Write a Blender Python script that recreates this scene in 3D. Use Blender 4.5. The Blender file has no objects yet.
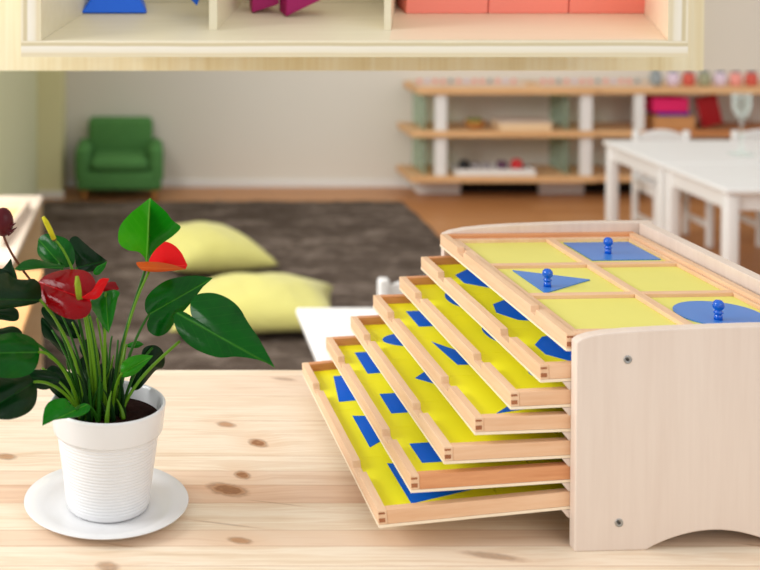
import bpy, bmesh, math, random
from mathutils import Vector, Matrix, noise
random.seed(7)
sc = bpy.context.scene
COL = sc.collection
PI = math.pi
TZ = 0.75                      # height of the pine table top above the floor

# ------------------------------------------------------------------ camera
F, CX, CY, PITCH, H = 1145.54, 150.22, -14.73, 0.0225, TZ + 0.6163
cam = bpy.data.objects.new('camera', bpy.data.cameras.new('camera'))
COL.objects.link(cam)
cam.location = (0, 0, H)
cam.rotation_euler = (PI / 2 - PITCH, 0, 0)
cam.data.sensor_width = 36.0
cam.data.lens = F / 760 * 36
cam.data.shift_x = (380 - CX) / 760
cam.data.shift_y = -(285 - CY) / 760
cam.data.clip_start = 0.05
cam.data.dof.use_dof = True
cam.data.dof.focus_distance = 1.36
cam.data.dof.aperture_fstop = 4.6
cam.data.dof.aperture_blades = 0
sc.camera = cam
sc.view_settings.view_transform = 'Standard'
sc.view_settings.look = 'None'
sc.view_settings.exposure = 0.0

def ray(px, py):
    X = (px - CX) / F; Y = (py - CY) / F
    c, s = math.cos(PITCH), math.sin(PITCH)
    return Vector((X, c - s * Y, -s - c * Y))
def aty(px, py, y):            # surveyed point of the room lying at depth y
    r = ray(px, py); t = y / r.y
    return Vector((0, 0, H)) + r * t
def atz(px, py, z):            # surveyed point of the room lying at height z
    r = ray(px, py); t = (z - H) / r.z
    return Vector((0, 0, H)) + r * t

# ------------------------------------------------------------------ colour / materials
def lin(c):
    c = c / 255.0
    return c / 12.92 if c <= 0.04045 else ((c + 0.055) / 1.055) ** 2.4
def rgb(r, g, b): return (lin(r), lin(g), lin(b), 1)
class NT:
    def __init__(s, name):
        s.m = bpy.data.materials.new(name); s.m.use_nodes = True
        s.t = s.m.node_tree; s.n = s.t.nodes; s.l = s.t.links
        s.b = s.n['Principled BSDF']
    def new(s, typ, **kw):
        n = s.n.new(typ)
        for k, v in kw.items(): setattr(n, k, v)
        return n
    def link(s, a, b): s.l.new(a, b)
    def val(s, node, **kw):
        for k, v in kw.items(): node.inputs[k].default_value = v
    def math(s, op, a, b=None, c=None, clamp=False):
        n = s.n.new('ShaderNodeMath'); n.operation = op; n.use_clamp = clamp
        for i, x in enumerate((a, b, c)):
            if x is None: continue
            if isinstance(x, (int, float)): n.inputs[i].default_value = x
            else: s.l.new(x, n.inputs[i])
        return n.outputs[0]
    def mix(s, f, a, b, mode='MIX'):
        n = s.n.new('ShaderNodeMix'); n.data_type = 'RGBA'; n.blend_type = mode
        for i, x in ((0, f), (6, a), (7, b)):
            if isinstance(x, (int, float, tuple)): n.inputs[i].default_value = x
            else: s.l.new(x, n.inputs[i])
        return n.outputs[2]
    def coord(s, scale=(1, 1, 1), loc=(0, 0, 0), out='Object'):
        tc = s.n.new('ShaderNodeTexCoord'); mp = s.n.new('ShaderNodeMapping')
        mp.inputs['Scale'].default_value = scale; mp.inputs['Location'].default_value = loc
        s.l.new(tc.outputs[out], mp.inputs[0]); return mp.outputs[0]
    def noise(s, vec, scale, detail=4, rough=.55, dist=0):
        n = s.n.new('ShaderNodeTexNoise'); s.l.new(vec, n.inputs['Vector'])
        n.inputs['Scale'].default_value = scale; n.inputs['Detail'].default_value = detail
        n.inputs['Roughness'].default_value = rough; n.inputs['Distortion'].default_value = dist
        return n.outputs['Fac']
    def ramp(s, f, stops):
        n = s.n.new('ShaderNodeValToRGB'); e = n.color_ramp.elements
        while len(e) < len(stops): e.new(.5)
        for x, (p, c) in zip(e, stops): x.position = p; x.color = c
        s.l.new(f, n.inputs[0]); return n.outputs[0]
    def bump(s, h, strength=.3, dist=.01):
        n = s.n.new('ShaderNodeBump'); n.inputs['Strength'].default_value = strength
        n.inputs['Distance'].default_value = dist
        s.l.new(h, n.inputs['Height']); s.l.new(n.outputs[0], s.b.inputs['Normal'])

def plain(name, col, rough=.5, spec=.5, var=.06, scale=8, bump=0, metal=0):
    t = NT(name); v = t.coord()
    f = t.noise(v, scale, 3)
    dark = tuple(c * (1 - var * 2) for c in col[:3]) + (1,)
    t.link(t.mix(f, dark, col), t.b.inputs['Base Color'])
    t.b.inputs['Roughness'].default_value = rough
    t.b.inputs['Specular IOR Level'].default_value = spec
    t.b.inputs['Metallic'].default_value = metal
    if bump: t.bump(t.noise(v, scale * 6, 5), bump, .002)
    return t.m

def wood(name, light, dark, axis='x', scale=14, stretch=14, rough=.45, spec=.3, contrast=1.0):
    """fine straight grain running along the given local axis"""
    t = NT(name)
    k = 1.0 / stretch
    sc_ = {'x': (k, 1, 1), 'y': (1, k, 1), 'z': (1, 1, k)}[axis]
    oi = t.new('ShaderNodeObjectInfo')
    v0 = t.coord(sc_)
    add = t.new('ShaderNodeVectorMath', operation='ADD')
    comb = t.new('ShaderNodeCombineXYZ')
    off = t.math('MULTIPLY', oi.outputs['Random'], 13.0)
    for i in range(3): t.link(off, comb.inputs[i])
    t.link(v0, add.inputs[0]); t.link(comb.outputs[0], add.inputs[1])
    v = add.outputs[0]
    f1 = t.noise(v, scale, 5, .6, .4)
    f2 = t.noise(v, scale * 7, 4, .6)
    f = t.math('ADD', t.math('MULTIPLY', f1, .6), t.math('MULTIPLY', f2, .4))
    lo = .5 - .2 / contrast; hi = .5 + .2 / contrast
    c = t.ramp(f, [(max(0, lo), dark), (min(1, hi), light)])
    t.link(c, t.b.inputs['Base Color'])
    t.b.inputs['Roughness'].default_value = rough
    t.b.inputs['Specular IOR Level'].default_value = spec
    t.bump(f2, .12, .001)
    return t.m

M = {}
M['panel'] = wood('pale_plywood', rgb(232, 217, 204), rgb(222, 204, 190), 'z', 22, 16)
M['beech_x'] = wood('beech_along', rgb(240, 203, 168), rgb(220, 170, 128), 'x', 30, 12)
M['beech_y'] = wood('beech_across', rgb(240, 208, 174), rgb(222, 178, 138), 'y', 30, 12)
M['beech_red'] = wood('beech_reddish', rgb(232, 172, 124), rgb(200, 130, 84), 'x', 30, 12)
M['endgrain'] = wood('end_grain', rgb(182, 118, 78), rgb(140, 82, 50), 'y', 60, 3)
M['ply_base'] = wood('ply_base', rgb(250, 236, 212), rgb(240, 220, 190), 'y', 30, 10)
M['yellow'] = plain('yellow_lacquer', rgb(255, 250, 44), .5, .2, .02, 20)
M['blue'] = plain('blue_lacquer', rgb(0, 104, 232), .5, .15, .04, 12)
M['blue_gloss'] = plain('blue_knob_gloss', rgb(0, 92, 205), .15, .6, .02, 12)
M['blue_inset'] = plain('blue_inset_paint', rgb(62, 128, 212), .32, .4, .03, 12)
M['steel'] = plain('steel', rgb(170, 170, 168), .35, .5, .05, 40, 0, .9)
M['dark_slot'] = plain('dark_slot', rgb(60, 55, 50), .6)
M['ceramic'] = plain('white_ceramic', rgb(228, 228, 229), .22, .5, .01, 6)
M['soil'] = plain('soil', rgb(52, 26, 20), .95, .1, .4, 120, .9)
M['white_paint'] = plain('white_paint', rgb(230, 228, 224), .4, .4, .02, 4)
M['white_dull'] = plain('white_dull', rgb(232, 229, 222), .6, .2, .03, 4)
M['green_fabric'] = plain('green_fabric', rgb(92, 146, 82), .9, .1, .12, 30, .4)
M['dark_base'] = plain('dark_base', rgb(40, 34, 28), .8, .1)
M['shelf_wood'] = wood('shelf_wood', rgb(232, 190, 140), rgb(208, 158, 106), 'x', 10, 10)
M['shelf_brown'] = wood('shelf_brown', rgb(205, 140, 86), rgb(176, 112, 64), 'x', 10, 10)
M['cardboard'] = plain('cardboard', rgb(205, 148, 96), .8, .1, .08, 10)
M['light_box'] = wood('light_wood_box', rgb(240, 214, 176), rgb(224, 192, 148), 'x', 10, 10)
M['pink'] = plain('pink_card', rgb(226, 40, 104), .6, .2, .06, 8)
M['red_card'] = plain('red_card', rgb(160, 26, 30), .6, .2, .08, 8)
M['violet'] = plain('violet_card', rgb(60, 40, 160), .6, .2)
M['coral'] = plain('coral_paint', rgb(255, 150, 134), .55, .2, .03, 14)
M['magenta'] = plain('magenta_paint', rgb(170, 30, 104), .5, .3, .08, 24)
M['blue_solid'] = plain('bright_blue_paint', rgb(28, 108, 240), .45, .35, .04, 16)
M['ball_red'] = plain('ball_red', rgb(206, 30, 36), .3, .5)
M['ball_black'] = plain('ball_black', rgb(30, 28, 30), .4, .4)
M['ball_purple'] = plain('ball_purple', rgb(96, 60, 84), .4, .4)
M['ball_grey'] = plain('ball_grey', rgb(150, 140, 140), .4, .4)
M['bead_pink'] = plain('bead_pink', rgb(240, 158, 146), .5, .3)
M['bead_grey'] = plain('bead_grey', rgb(150, 156, 156), .5, .3)
M['bead_lilac'] = plain('bead_lilac', rgb(222, 200, 214), .5, .3)
M['bead_red'] = plain('bead_red', rgb(210, 92, 76), .5, .3)
M['olive'] = plain('olive_fruit', rgb(120, 130, 50), .5, .3)
M['jar_olive'] = plain('jar_olive', rgb(160, 160, 128), .5, .3)
M['bowl_wood'] = plain('bowl_wood', rgb(190, 130, 66), .5, .3)
M['grey_wall'] = plain('grey_plaster', rgb(224, 217, 204), .9, .1, .03, 2)
M['tan_inside'] = plain('tan_inside', rgb(224, 186, 134), .8, .1, .05, 6)
M['spadix_y'] = plain('yellow_spadix', rgb(216, 206, 30), .6, .3, .12, 160, .6)
M['spadix_g'] = plain('green_spadix', rgb(140, 160, 24), .6, .3, .12, 160, .6)
M['bud'] = plain('dark_red_bud', rgb(84, 4, 16), .3, .25, .2, 60)
M['stem_g'] = plain('stem_green', rgb(40, 98, 14), .45, .2, .2, 40)
M['stem_l'] = plain('stem_light', rgb(98, 146, 22), .45, .25, .15, 40)
M['stem_d'] = plain('stem_dark', rgb(14, 50, 10), .5, .15, .2, 40)
M['stem_b'] = plain('stem_brown', rgb(110, 62, 40), .5, .3, .2, 40)

def glass_mat(name, col, body=.12):
    t = NT(name)                       # thin glass: mostly clear, a little tinted body and a glossy skin
    tr = t.new('ShaderNodeBsdfTransparent'); tr.inputs[0].default_value = col
    t.b.inputs['Base Color'].default_value = col; t.b.inputs['Roughness'].default_value = .08
    lw = t.new('ShaderNodeLayerWeight'); lw.inputs['Blend'].default_value = .3
    v = t.coord(); f = t.math('ADD', t.math('MULTIPLY', lw.outputs['Facing'], .45), t.math('MULTIPLY', t.noise(v, 6, 2), body), clamp=True)
    mx = t.new('ShaderNodeMixShader'); t.link(f, mx.inputs[0]); t.link(tr.outputs[0], mx.inputs[1]); t.link(t.b.outputs[0], mx.inputs[2])
    t.link(mx.outputs[0], t.n['Material Output'].inputs[0])
    return t.m
M['glass'] = glass_mat('clear_glass', rgb(250, 254, 252))
M['glass_green'] = glass_mat('greenish_glass', rgb(214, 230, 216), .2)

def leaf_mat(name, base, dark, vein, rough=.22, back=None, trans=.25, veinamt=.6):
    t = NT(name)
    uv = t.new('ShaderNodeUVMap'); sep = t.new('ShaderNodeSeparateXYZ')
    t.link(uv.outputs[0], sep.inputs[0])
    ax = t.math('ABSOLUTE', t.math('SUBTRACT', sep.outputs[0], .5))
    y = sep.outputs[1]
    mid = t.math('SUBTRACT', 1, t.math('DIVIDE', ax, .022), clamp=True)
    q = t.math('SUBTRACT', y, t.math('MULTIPLY', ax, 1.1))
    w = t.math('ABSOLUTE', t.math('SUBTRACT', t.math('FRACT', t.math('MULTIPLY', q, 6.5)), .5))
    side = t.math('MULTIPLY', t.math('SUBTRACT', 1, t.math('DIVIDE', w, .05), clamp=True), .16)
    vn = t.math('MULTIPLY', t.math('MAXIMUM', mid, side), veinamt)
    v = t.coord()
    c = t.mix(t.noise(v, 30, 3), dark, base)
    c = t.mix(vn, c, vein)
    if back:
        g = t.new('ShaderNodeNewGeometry')
        c = t.mix(g.outputs['Backfacing'], c, back)
    t.link(c, t.b.inputs['Base Color'])
    t.b.inputs['Roughness'].default_value = rough
    t.b.inputs['Specular IOR Level'].default_value = .2
    hh = t.math('ADD', t.math('MULTIPLY', t.math('ADD', mid, side), -1), t.math('MULTIPLY', t.noise(v, 60, 3), .5))
    t.bump(hh, .35, .0015)
    if trans:
        tr = t.new('ShaderNodeBsdfTranslucent'); mx = t.new('ShaderNodeMixShader')
        t.link(c, tr.inputs[0]); mx.inputs[0].default_value = trans
        t.link(t.b.outputs[0], mx.inputs[1]); t.link(tr.outputs[0], mx.inputs[2])
        t.link(mx.outputs[0], t.n['Material Output'].inputs[0])
    return t.m
M['leaf'] = leaf_mat('leaf_green', rgb(4, 94, 12), rgb(0, 52, 6), rgb(66, 140, 40), .25)
M['leaf_mid'] = leaf_mat('leaf_mid_green', rgb(22, 122, 14), rgb(6, 88, 10), rgb(90, 165, 40))
M['leaf_bright'] = leaf_mat('leaf_bright_green', rgb(58, 152, 18), rgb(30, 124, 12), rgb(120, 186, 70), .28, None, .4)
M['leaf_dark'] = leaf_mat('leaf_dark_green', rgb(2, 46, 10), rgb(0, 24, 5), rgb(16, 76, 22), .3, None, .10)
M['spathe'] = leaf_mat('spathe_red', rgb(146, 0, 8), rgb(100, 0, 4), rgb(200, 20, 26), .18, rgb(150, 60, 20), .15)
M['spathe_bright'] = leaf_mat('spathe_bright_red', rgb(222, 8, 14), rgb(200, 4, 10), rgb(240, 40, 36), .2, rgb(200, 84, 24), .3)
M['spathe_under'] = leaf_mat('spathe_orange_underside', rgb(206, 92, 26), rgb(176, 66, 16), rgb(226, 130, 50), .4, None, .2)

# pine table top : planks along x, grain and real knots
def pine_mat():
    t = NT('pine_boards')
    tc = t.new('ShaderNodeTexCoord'); sep = t.new('ShaderNodeSeparateXYZ'); t.link(tc.outputs['Object'], sep.inputs[0])
    x, y = sep.outputs[0], sep.outputs[1]
    # board boundaries (object coords = world minus table origin (0,1.2))
    bounds = [PY(v) for v in (376, 396, 421, 456, 471, 485, 503, 530, 546, 566, 590, 625, 660, 700)]
    shade = None; seam = None; idx = None
    wob = t.math('MULTIPLY', t.math('SUBTRACT', t.noise(t.coord((1, .2, 1)), 3, 2), .5), .0015)
    yy = t.math('ADD', y, wob)
    for b in bounds:
        st = t.math('LESS_THAN', yy, b)
        idx = st if idx is None else t.math('ADD', idx, st)
        d = t.math('SUBTRACT', 1, t.math('DIVIDE', t.math('ABSOLUTE', t.math('SUBTRACT', yy, b)), .0011), clamp=True)
        seam = d if seam is None else t.math('MAXIMUM', seam, d)
    wn = t.new('ShaderNodeTexWhiteNoise', noise_dimensions='1D'); t.link(t.math('ADD', idx, 3.37), wn.inputs['W'])
    br = wn.outputs['Value']
    # knot distortion
    knots = [(258, 443, .011, .0065, 1), (242.5, 475, .009, .0055, 1), (228, 489.5, .021, .0085, 1), (226, 424.5, .012, .005, .8),
             (240, 540.5, .012, .004, .8), (6, 456.5, .013, .005, .8), (284, 379, .017, .004, .45), (492, 556, .03, .004, .5),
             (108, 567, .012, .006, .6), (756, 545.5, .012, .002, .5), (225, 524, .035, .002, .35), (275, 503, .03, .0015, .35), (118, 545, .02, .002, .3)]
    kn = None; halo = None
    wv = t.coord()
    wn1 = t.math('MULTIPLY', t.math('SUBTRACT', t.noise(wv, 90, 3), .5), .55)
    for px, py, rx, ry, amt in knots:
        rx *= 1.15; ry *= 2.0 if ry > .003 else 1.0
        p = atz(px, py, TZ); kx, ky = p.x, p.y - 1.2
        ax_ = t.math('DIVIDE', t.math('SUBTRACT', x, kx), rx)
        ay_ = t.math('DIVIDE', t.math('ADD', t.math('SUBTRACT', y, ky), t.math('MULTIPLY', t.math('SUBTRACT', x, kx), .25)), ry)
        r = t.math('ADD', t.math('SQRT', t.math('ADD', t.math('MULTIPLY', ax_, ax_), t.math('MULTIPLY', ay_, ay_))), wn1)
        k = t.math('MULTIPLY', t.math('MULTIPLY', t.math('SUBTRACT', 1.15, r, clamp=True), 1.6, clamp=True), amt)
        h = t.math('MULTIPLY', t.math('SUBTRACT', 1, t.math('DIVIDE', r, 3.6), clamp=True), amt)
        kn = k if kn is None else t.math('MAXIMUM', kn, k)
        halo = h if halo is None else t.math('MAXIMUM', halo, h)
    comb = t.new('ShaderNodeCombineXYZ')
    t.link(t.math('MULTIPLY', x, .06), comb.inputs[0])
    t.link(t.math('ADD', t.math('ADD', y, t.math('MULTIPLY', halo, .012)), t.math('MULTIPLY', idx, .37)), comb.inputs[1])
    g1 = t.noise(comb.outputs[0], 38, 4, .6, .6)
    g2 = t.noise(comb.outputs[0], 190, 3, .6)
    g = t.math('ADD', t.math('MULTIPLY', g1, .7), t.math('MULTIPLY', g2, .3))
    c = t.ramp(g, [(.28, rgb(214, 187, 155)), (.41, rgb(234, 213, 186)), (.50, rgb(244, 229, 207)), (.58, rgb(232, 210, 183)), (.70, rgb(242, 226, 204))])
    pink = t.ramp(g, [(.30, rgb(208, 164, 134)), (.5, rgb(228, 194, 166)), (.7, rgb(240, 216, 192))])
    def isb(k): return t.math('LESS_THAN', t.math('ABSOLUTE', t.math('SUBTRACT', idx, k)), .5)
    pk = t.math('ADD', t.math('ADD', t.math('MULTIPLY', isb(5), .55), t.math('MULTIPLY', isb(6), 1.0)), t.math('ADD', t.math('MULTIPLY', isb(8), .6), t.math('MULTIPLY', isb(1), .3)))
    c = t.mix(pk, c, pink)
    c = t.mix(t.math('MULTIPLY', t.math('SUBTRACT', 1, br), .08), c, rgb(226, 186, 140))
    c = t.mix(t.math('MULTIPLY', halo, .35), c, rgb(222, 170, 122))
    kc = t.ramp(t.math('ADD', kn, t.math('MULTIPLY', t.math('SUBTRACT', t.noise(t.coord((1, 2, 1)), 130, 4), .5), .9)), [(.1, rgb(176, 122, 76)), (.45, rgb(112, 66, 30)), (.75, rgb(182, 130, 84)), (1, rgb(150, 100, 58))])
    c = t.mix(kn, c, kc)
    c = t.mix(t.math('MULTIPLY', seam, .6), c, rgb(180, 128, 84))
    t.link(c, t.b.inputs['Base Color'])
    t.b.inputs['Roughness'].default_value = .42
    t.b.inputs['Specular IOR Level'].default_value = .35
    t.bump(t.math('SUBTRACT', g2, t.math('MULTIPLY', seam, 1.0)), .1, .001)
    return t.m
def PY(v): return atz(200, v, TZ).y - 1.2

def floor_mat():
    t = NT('oak_floor')
    tc = t.new('ShaderNodeTexCoord'); mp = t.new('ShaderNodeMapping'); t.link(tc.outputs['Object'], mp.inputs[0])
    br = t.new('ShaderNodeTexBrick'); t.link(mp.outputs[0], br.inputs['Vector'])
    t.val(br, Scale=1.0); br.inputs['Brick Width'].default_value = 1.4; br.inputs['Row Height'].default_value = .12
    br.inputs['Mortar Size'].default_value = .002
    br.inputs['Color1'].default_value = rgb(206, 150, 98); br.inputs['Color2'].default_value = rgb(186, 128, 78)
    br.inputs['Mortar'].default_value = rgb(120, 76, 42)
    v = t.coord((.12, 1, 1)); f = t.noise(v, 18, 5, .6, .5)
    t.link(t.mix(t.math('MULTIPLY', f, .7), br.outputs[0], rgb(160, 104, 60)), t.b.inputs['Base Color'])
    t.b.inputs['Roughness'].default_value = .38; t.b.inputs['Specular IOR Level'].default_value = .3
    return t.m
def rug_mat():
    t = NT('shaggy_brown_rug')
    v = t.coord((.55, 1.6, 1))
    f = t.noise(v, 3.2, 6, .65, .8); f2 = t.noise(t.coord(), 120, 4, .7); f3 = t.noise(t.coord((.6, 2.2, 1)), 14, 4, .65, .6)
    g = t.math('ADD', t.math('ADD', t.math('MULTIPLY', f, .4), t.math('MULTIPLY', f2, .15)), t.math('MULTIPLY', f3, .45))
    c = t.ramp(g, [(.34, rgb(66, 54, 46)), (.49, rgb(98, 85, 75)), (.62, rgb(150, 134, 122))])
    t.link(c, t.b.inputs['Base Color']); t.b.inputs['Roughness'].default_value = .95
    t.b.inputs['Specular IOR Level'].default_value = .05
    t.bump(t.math('ADD', f2, f3), .8, .02)
    return t.m
def fabric_mat(name, a, b):
    t = NT(name); v = t.coord()
    f = t.noise(v, 5, 4)
    t.link(t.mix(f, b, a), t.b.inputs['Base Color']); t.b.inputs['Roughness'].default_value = .85
    t.b.inputs['Specular IOR Level'].default_value = .15
    t.b.inputs['Sheen Weight'].default_value = .2
    t.bump(t.math('ADD', t.noise(v, 9, 4, .5, .6), t.math('MULTIPLY', t.noise(v, 220, 2), .15)), .35, .02)
    return t.m
def wall_mat(name, a, b):
    t = NT(name); v = t.coord()
    t.link(t.mix(t.noise(v, .9, 3), b, a), t.b.inputs['Base Color']); t.b.inputs['Roughness'].default_value = .9
    t.b.inputs['Specular IOR Level'].default_value = .1
    t.bump(t.noise(v, 120, 3), .05, .002)
    return t.m
def front_wood_mat():
    t = NT('vertical_grain_board')
    v = t.coord((1, 1, .03))
    g1 = t.noise(v, 16, 4, .6, .3); g2 = t.noise(v, 110, 3, .5)
    g = t.math('ADD', t.math('MULTIPLY', g1, .65), t.math('MULTIPLY', g2, .35))
    c = t.ramp(g, [(.34, rgb(224, 208, 160)), (.46, rgb(236, 225, 186)), (.6, rgb(244, 238, 208))])
    t.link(c, t.b.inputs['Base Color']); t.b.inputs['Roughness'].default_value = .6
    return t.m
def ply_edge_mat():
    t = NT('plywood_edge_layers')
    tc = t.new('ShaderNodeTexCoord')
    uv = t.new('ShaderNodeUVMap'); sep = t.new('ShaderNodeSeparateXYZ'); t.link(uv.outputs[0], sep.inputs[0])
    v = t.coord((.3, 1, 1)); n = t.math('MULTIPLY', t.math('SUBTRACT', t.noise(t.coord(), 6, 3), .5), .16)
    y = t.math('ADD', sep.outputs[1], n)
    c = t.ramp(y, [(.0, rgb(228, 218, 188)), (.18, rgb(224, 212, 180)), (.34, rgb(236, 230, 212)), (.62, rgb(240, 236, 224)),
                   (.74, rgb(208, 196, 160)), (.86, rgb(214, 202, 168)), (.92, rgb(236, 228, 204))])
    t.link(c, t.b.inputs['Base Color']); t.b.inputs['Roughness'].default_value = .6
    return t.m
M['top_shaded'] = wood('top_shaded', rgb(226, 176, 120), rgb(206, 150, 96), 'y', 10, 8)  # pale unit top as seen in shade; the shade is put into its tan
M['pine'] = pine_mat(); M['floor'] = floor_mat(); M['rug'] = rug_mat()
M['pillow'] = fabric_mat('pale_yellow_linen', rgb(202, 196, 120), rgb(184, 177, 98))
M['wall'] = wall_mat('warm_white_wall', rgb(224, 219, 208), rgb(217, 211, 198))
M['wall_l'] = wall_mat('olive_white_wall', rgb(220, 222, 188), rgb(214, 216, 176))
M['wall_p'] = wall_mat('olive_pillar', rgb(226, 221, 176), rgb(220, 213, 166))
M['front'] = front_wood_mat(); M['ply_edge'] = ply_edge_mat()
M['boxin'] = wood('box_inside', rgb(234, 226, 200), rgb(222, 212, 182), 'x', 8, 8)
M['boxin_bounce'] = wood('box_inside_red_bounce', rgb(242, 222, 196), rgb(234, 212, 182), 'x', 8, 8)  # box wood with the coral cubes' red reflection put into its colour

# ------------------------------------------------------------------ mesh builder
class MB:
    def __init__(s): s.v = []; s.f = []; s.smooth = []; s.uv = {}
    def add(s, vs, fs, smooth=False, uvs=None):
        o = len(s.v); s.v += [tuple(v) for v in vs]
        if uvs:
            for i, u in enumerate(uvs): s.uv[o + i] = u
        for f in fs: s.f.append(tuple(i + o for i in f)); s.smooth.append(smooth)
        return s
    def box(s, x0, x1, y0, y1, z0, z1, mat=None):
        vs = [Vector((x, y, z)) for z in (z0, z1) for y in (y0, y1) for x in (x0, x1)]
        if mat: vs = [mat @ v for v in vs]
        return s.add(vs, [(0, 2, 3, 1), (4, 5, 7, 6), (0, 1, 5, 4), (2, 6, 7, 3), (0, 4, 6, 2), (1, 3, 7, 5)])
    def rbox(s, x0, x1, y0, y1, z0, z1, r=.01, seg=3, mat=None, smooth=True):
        bm = bmesh.new(); bmesh.ops.create_cube(bm, size=1)
        bmesh.ops.scale(bm, vec=(x1 - x0, y1 - y0, z1 - z0), verts=bm.verts)
        bmesh.ops.translate(bm, vec=((x0 + x1) / 2, (y0 + y1) / 2, (z0 + z1) / 2), verts=bm.verts)
        r = min(r, (x1 - x0) * .49, (y1 - y0) * .49, (z1 - z0) * .49)
        bmesh.ops.bevel(bm, geom=list(bm.edges), offset=r, segments=seg, profile=.5, affect='EDGES')
        bm.verts.index_update()
        vs = [v.co.copy() for v in bm.verts]
        if mat: vs = [mat @ v for v in vs]
        s.add(vs, [[v.index for v in f.verts] for f in bm.faces], smooth); bm.free(); return s
    def prism(s, pts, a, b, plane='xy', mat=None):
        def mk(p, h):
            return Vector({'xy': (p[0], p[1], h), 'xz': (p[0], h, p[1]), 'yz': (h, p[0], p[1])}[plane])
        n = len(pts); vs = [mk(p, a) for p in pts] + [mk(p, b) for p in pts]
        if mat: vs = [mat @ v for v in vs]
        fs = [tuple(range(n)), tuple(range(2 * n - 1, n - 1, -1))] + [(i, (i + 1) % n, n + (i + 1) % n, n + i) for i in range(n)]
        return s.add(vs, fs)
    def lathe(s, prof, seg=48, c=(0, 0, 0), smooth=True, rf=None):
        vs = []; n = len(prof)
        for i in range(seg):
            a = 2 * PI * i / seg
            for (r, z) in prof:
                rr = r * (rf(a, z) if rf else 1)
                vs.append((c[0] + rr * math.cos(a), c[1] + rr * math.sin(a), c[2] + z))
        fs = []
        for i in range(seg):
            j = (i + 1) % seg
            for k in range(n - 1): fs.append((i * n + k, j * n + k, j * n + k + 1, i * n + k + 1))
        return s.add(vs, fs, smooth)
    def tube(s, pts, rad, seg=8, smooth=True):
        pts = [Vector(p) for p in pts]; n = len(pts)
        if not isinstance(rad, (list, tuple)): rad = [rad] * n
        vs = []; up = Vector((.13, .31, .94))
        for i, p in enumerate(pts):
            d = (pts[min(i + 1, n - 1)] - pts[max(i - 1, 0)]).normalized()
            a = d.cross(up)
            if a.length < 1e-4: a = d.cross(Vector((1, 0, 0)))
            a.normalize(); b = d.cross(a)
            for k in range(seg):
                t = 2 * PI * k / seg
                vs.append(p + (a * math.cos(t) + b * math.sin(t)) * rad[i])
        fs = [(i * seg + k, i * seg + (k + 1) % seg, (i + 1) * seg + (k + 1) % seg, (i + 1) * seg + k) for i in range(n - 1) for k in range(seg)]
        fs += [tuple(range(seg - 1, -1, -1)), tuple(range((n - 1) * seg, n * seg))]
        return s.add(vs, fs, smooth)
    def sphere(s, c, r, seg=16, sq=(1, 1, 1)):
        prof = []; vs = []; n = seg // 2 + 1
        for i in range(seg):
            a = 2 * PI * i / seg
            for k in range(n):
                t = PI * k / (n - 1) - PI / 2
                vs.append((c[0] + r * sq[0] * math.cos(t) * math.cos(a), c[1] + r * sq[1] * math.cos(t) * math.sin(a), c[2] + r * sq[2] * math.sin(t)))
        fs = [(i * n + k, ((i + 1) % seg) * n + k, ((i + 1) % seg) * n + k + 1, i * n + k + 1) for i in range(seg) for k in range(n - 1)]
        return s.add(vs, fs, True)
    def build(s, name, mat, parent=None, loc=None, bevel=0):
        me = bpy.data.meshes.new(name); me.from_pydata(s.v, [], s.f); me.update()
        for p, sm in zip(me.polygons, s.smooth): p.use_smooth = sm
        if s.uv:
            l = me.uv_layers.new(name='UVMap')
            for lp in me.loops: l.data[lp.index].uv = s.uv.get(lp.vertex_index, (0, 0))
        bm = bmesh.new(); bm.from_mesh(me); bmesh.ops.remove_doubles(bm, verts=bm.verts, dist=1e-6)
        if not s.uv: bmesh.ops.recalc_face_normals(bm, faces=bm.faces)
        bm.to_mesh(me); bm.free()
        me.materials.append(mat)
        o = bpy.data.objects.new(name, me); COL.objects.link(o)
        if parent: o.parent = parent
        if loc: o.location = loc
        if bevel:
            m = o.modifiers.new('bevel', 'BEVEL'); m.width = bevel; m.segments = 2; m.limit_method = 'ANGLE'
        return o

def thing(name, label, cat, loc=(0, 0, 0), rot=(0, 0, 0), group=None):
    o = bpy.data.objects.new(name, None); COL.objects.link(o)
    o.location = loc; o.rotation_euler = rot; o.empty_display_size = .05
    o['label'] = label; o['category'] = cat
    if group: o['group'] = group
    return o
def tag(o, label, cat, group=None, kind=None):
    o['label'] = label; o['category'] = cat
    if group: o['group'] = group
    if kind: o['kind'] = kind
    return o
def struct(o, label=None, cat=None):
    o['kind'] = 'structure'
    if label: o['label'] = label
    if cat: o['category'] = cat
    return o
def copy_tree(o, parent=None, loc=None, label=None, rotz=None):
    c = o.copy(); COL.objects.link(c)
    if parent: c.parent = parent
    if loc is not None: c.location = loc
    if label: c['label'] = label
    if rotz is not None: c.rotation_euler = (0, 0, rotz)
    for ch in list(o.children): copy_tree(ch, c)
    return c

# ------------------------------------------------------------------ the room
struct(MB().box(-.67, 4.6, -1.2, 6.85, -.05, 0).build('floor', M['floor']), 'orange brown wooden plank floor', 'floor')
struct(MB().box(-.8, 4.6, 6.85, 6.95, 0, 2.6).build('wall_back', M['wall']), 'plain warm white back wall', 'wall')
struct(MB().box(-.80, -.645, 4.7, 6.85, 0, 2.6).build('wall_left', M['wall_l']), 'pale olive side wall on the left', 'wall')
struct(MB().box(-.645, -.505, 6.52, 6.85, 0, 2.6).build('trim_1', M['wall_p']), 'olive pillar in the left back corner', 'pillar')
struct(MB().box(-.505, 4.6, 6.835, 6.85, 0, .045).build('baseboard_back', M['white_paint'], bevel=.003), 'white baseboard along the back wall', 'baseboard')
struct(MB().box(-.645, -.492, 6.507, 6.52, 0, .045).build('baseboard_left', M['white_dull'], bevel=.003), 'white baseboard around the pillar', 'baseboard')

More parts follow.
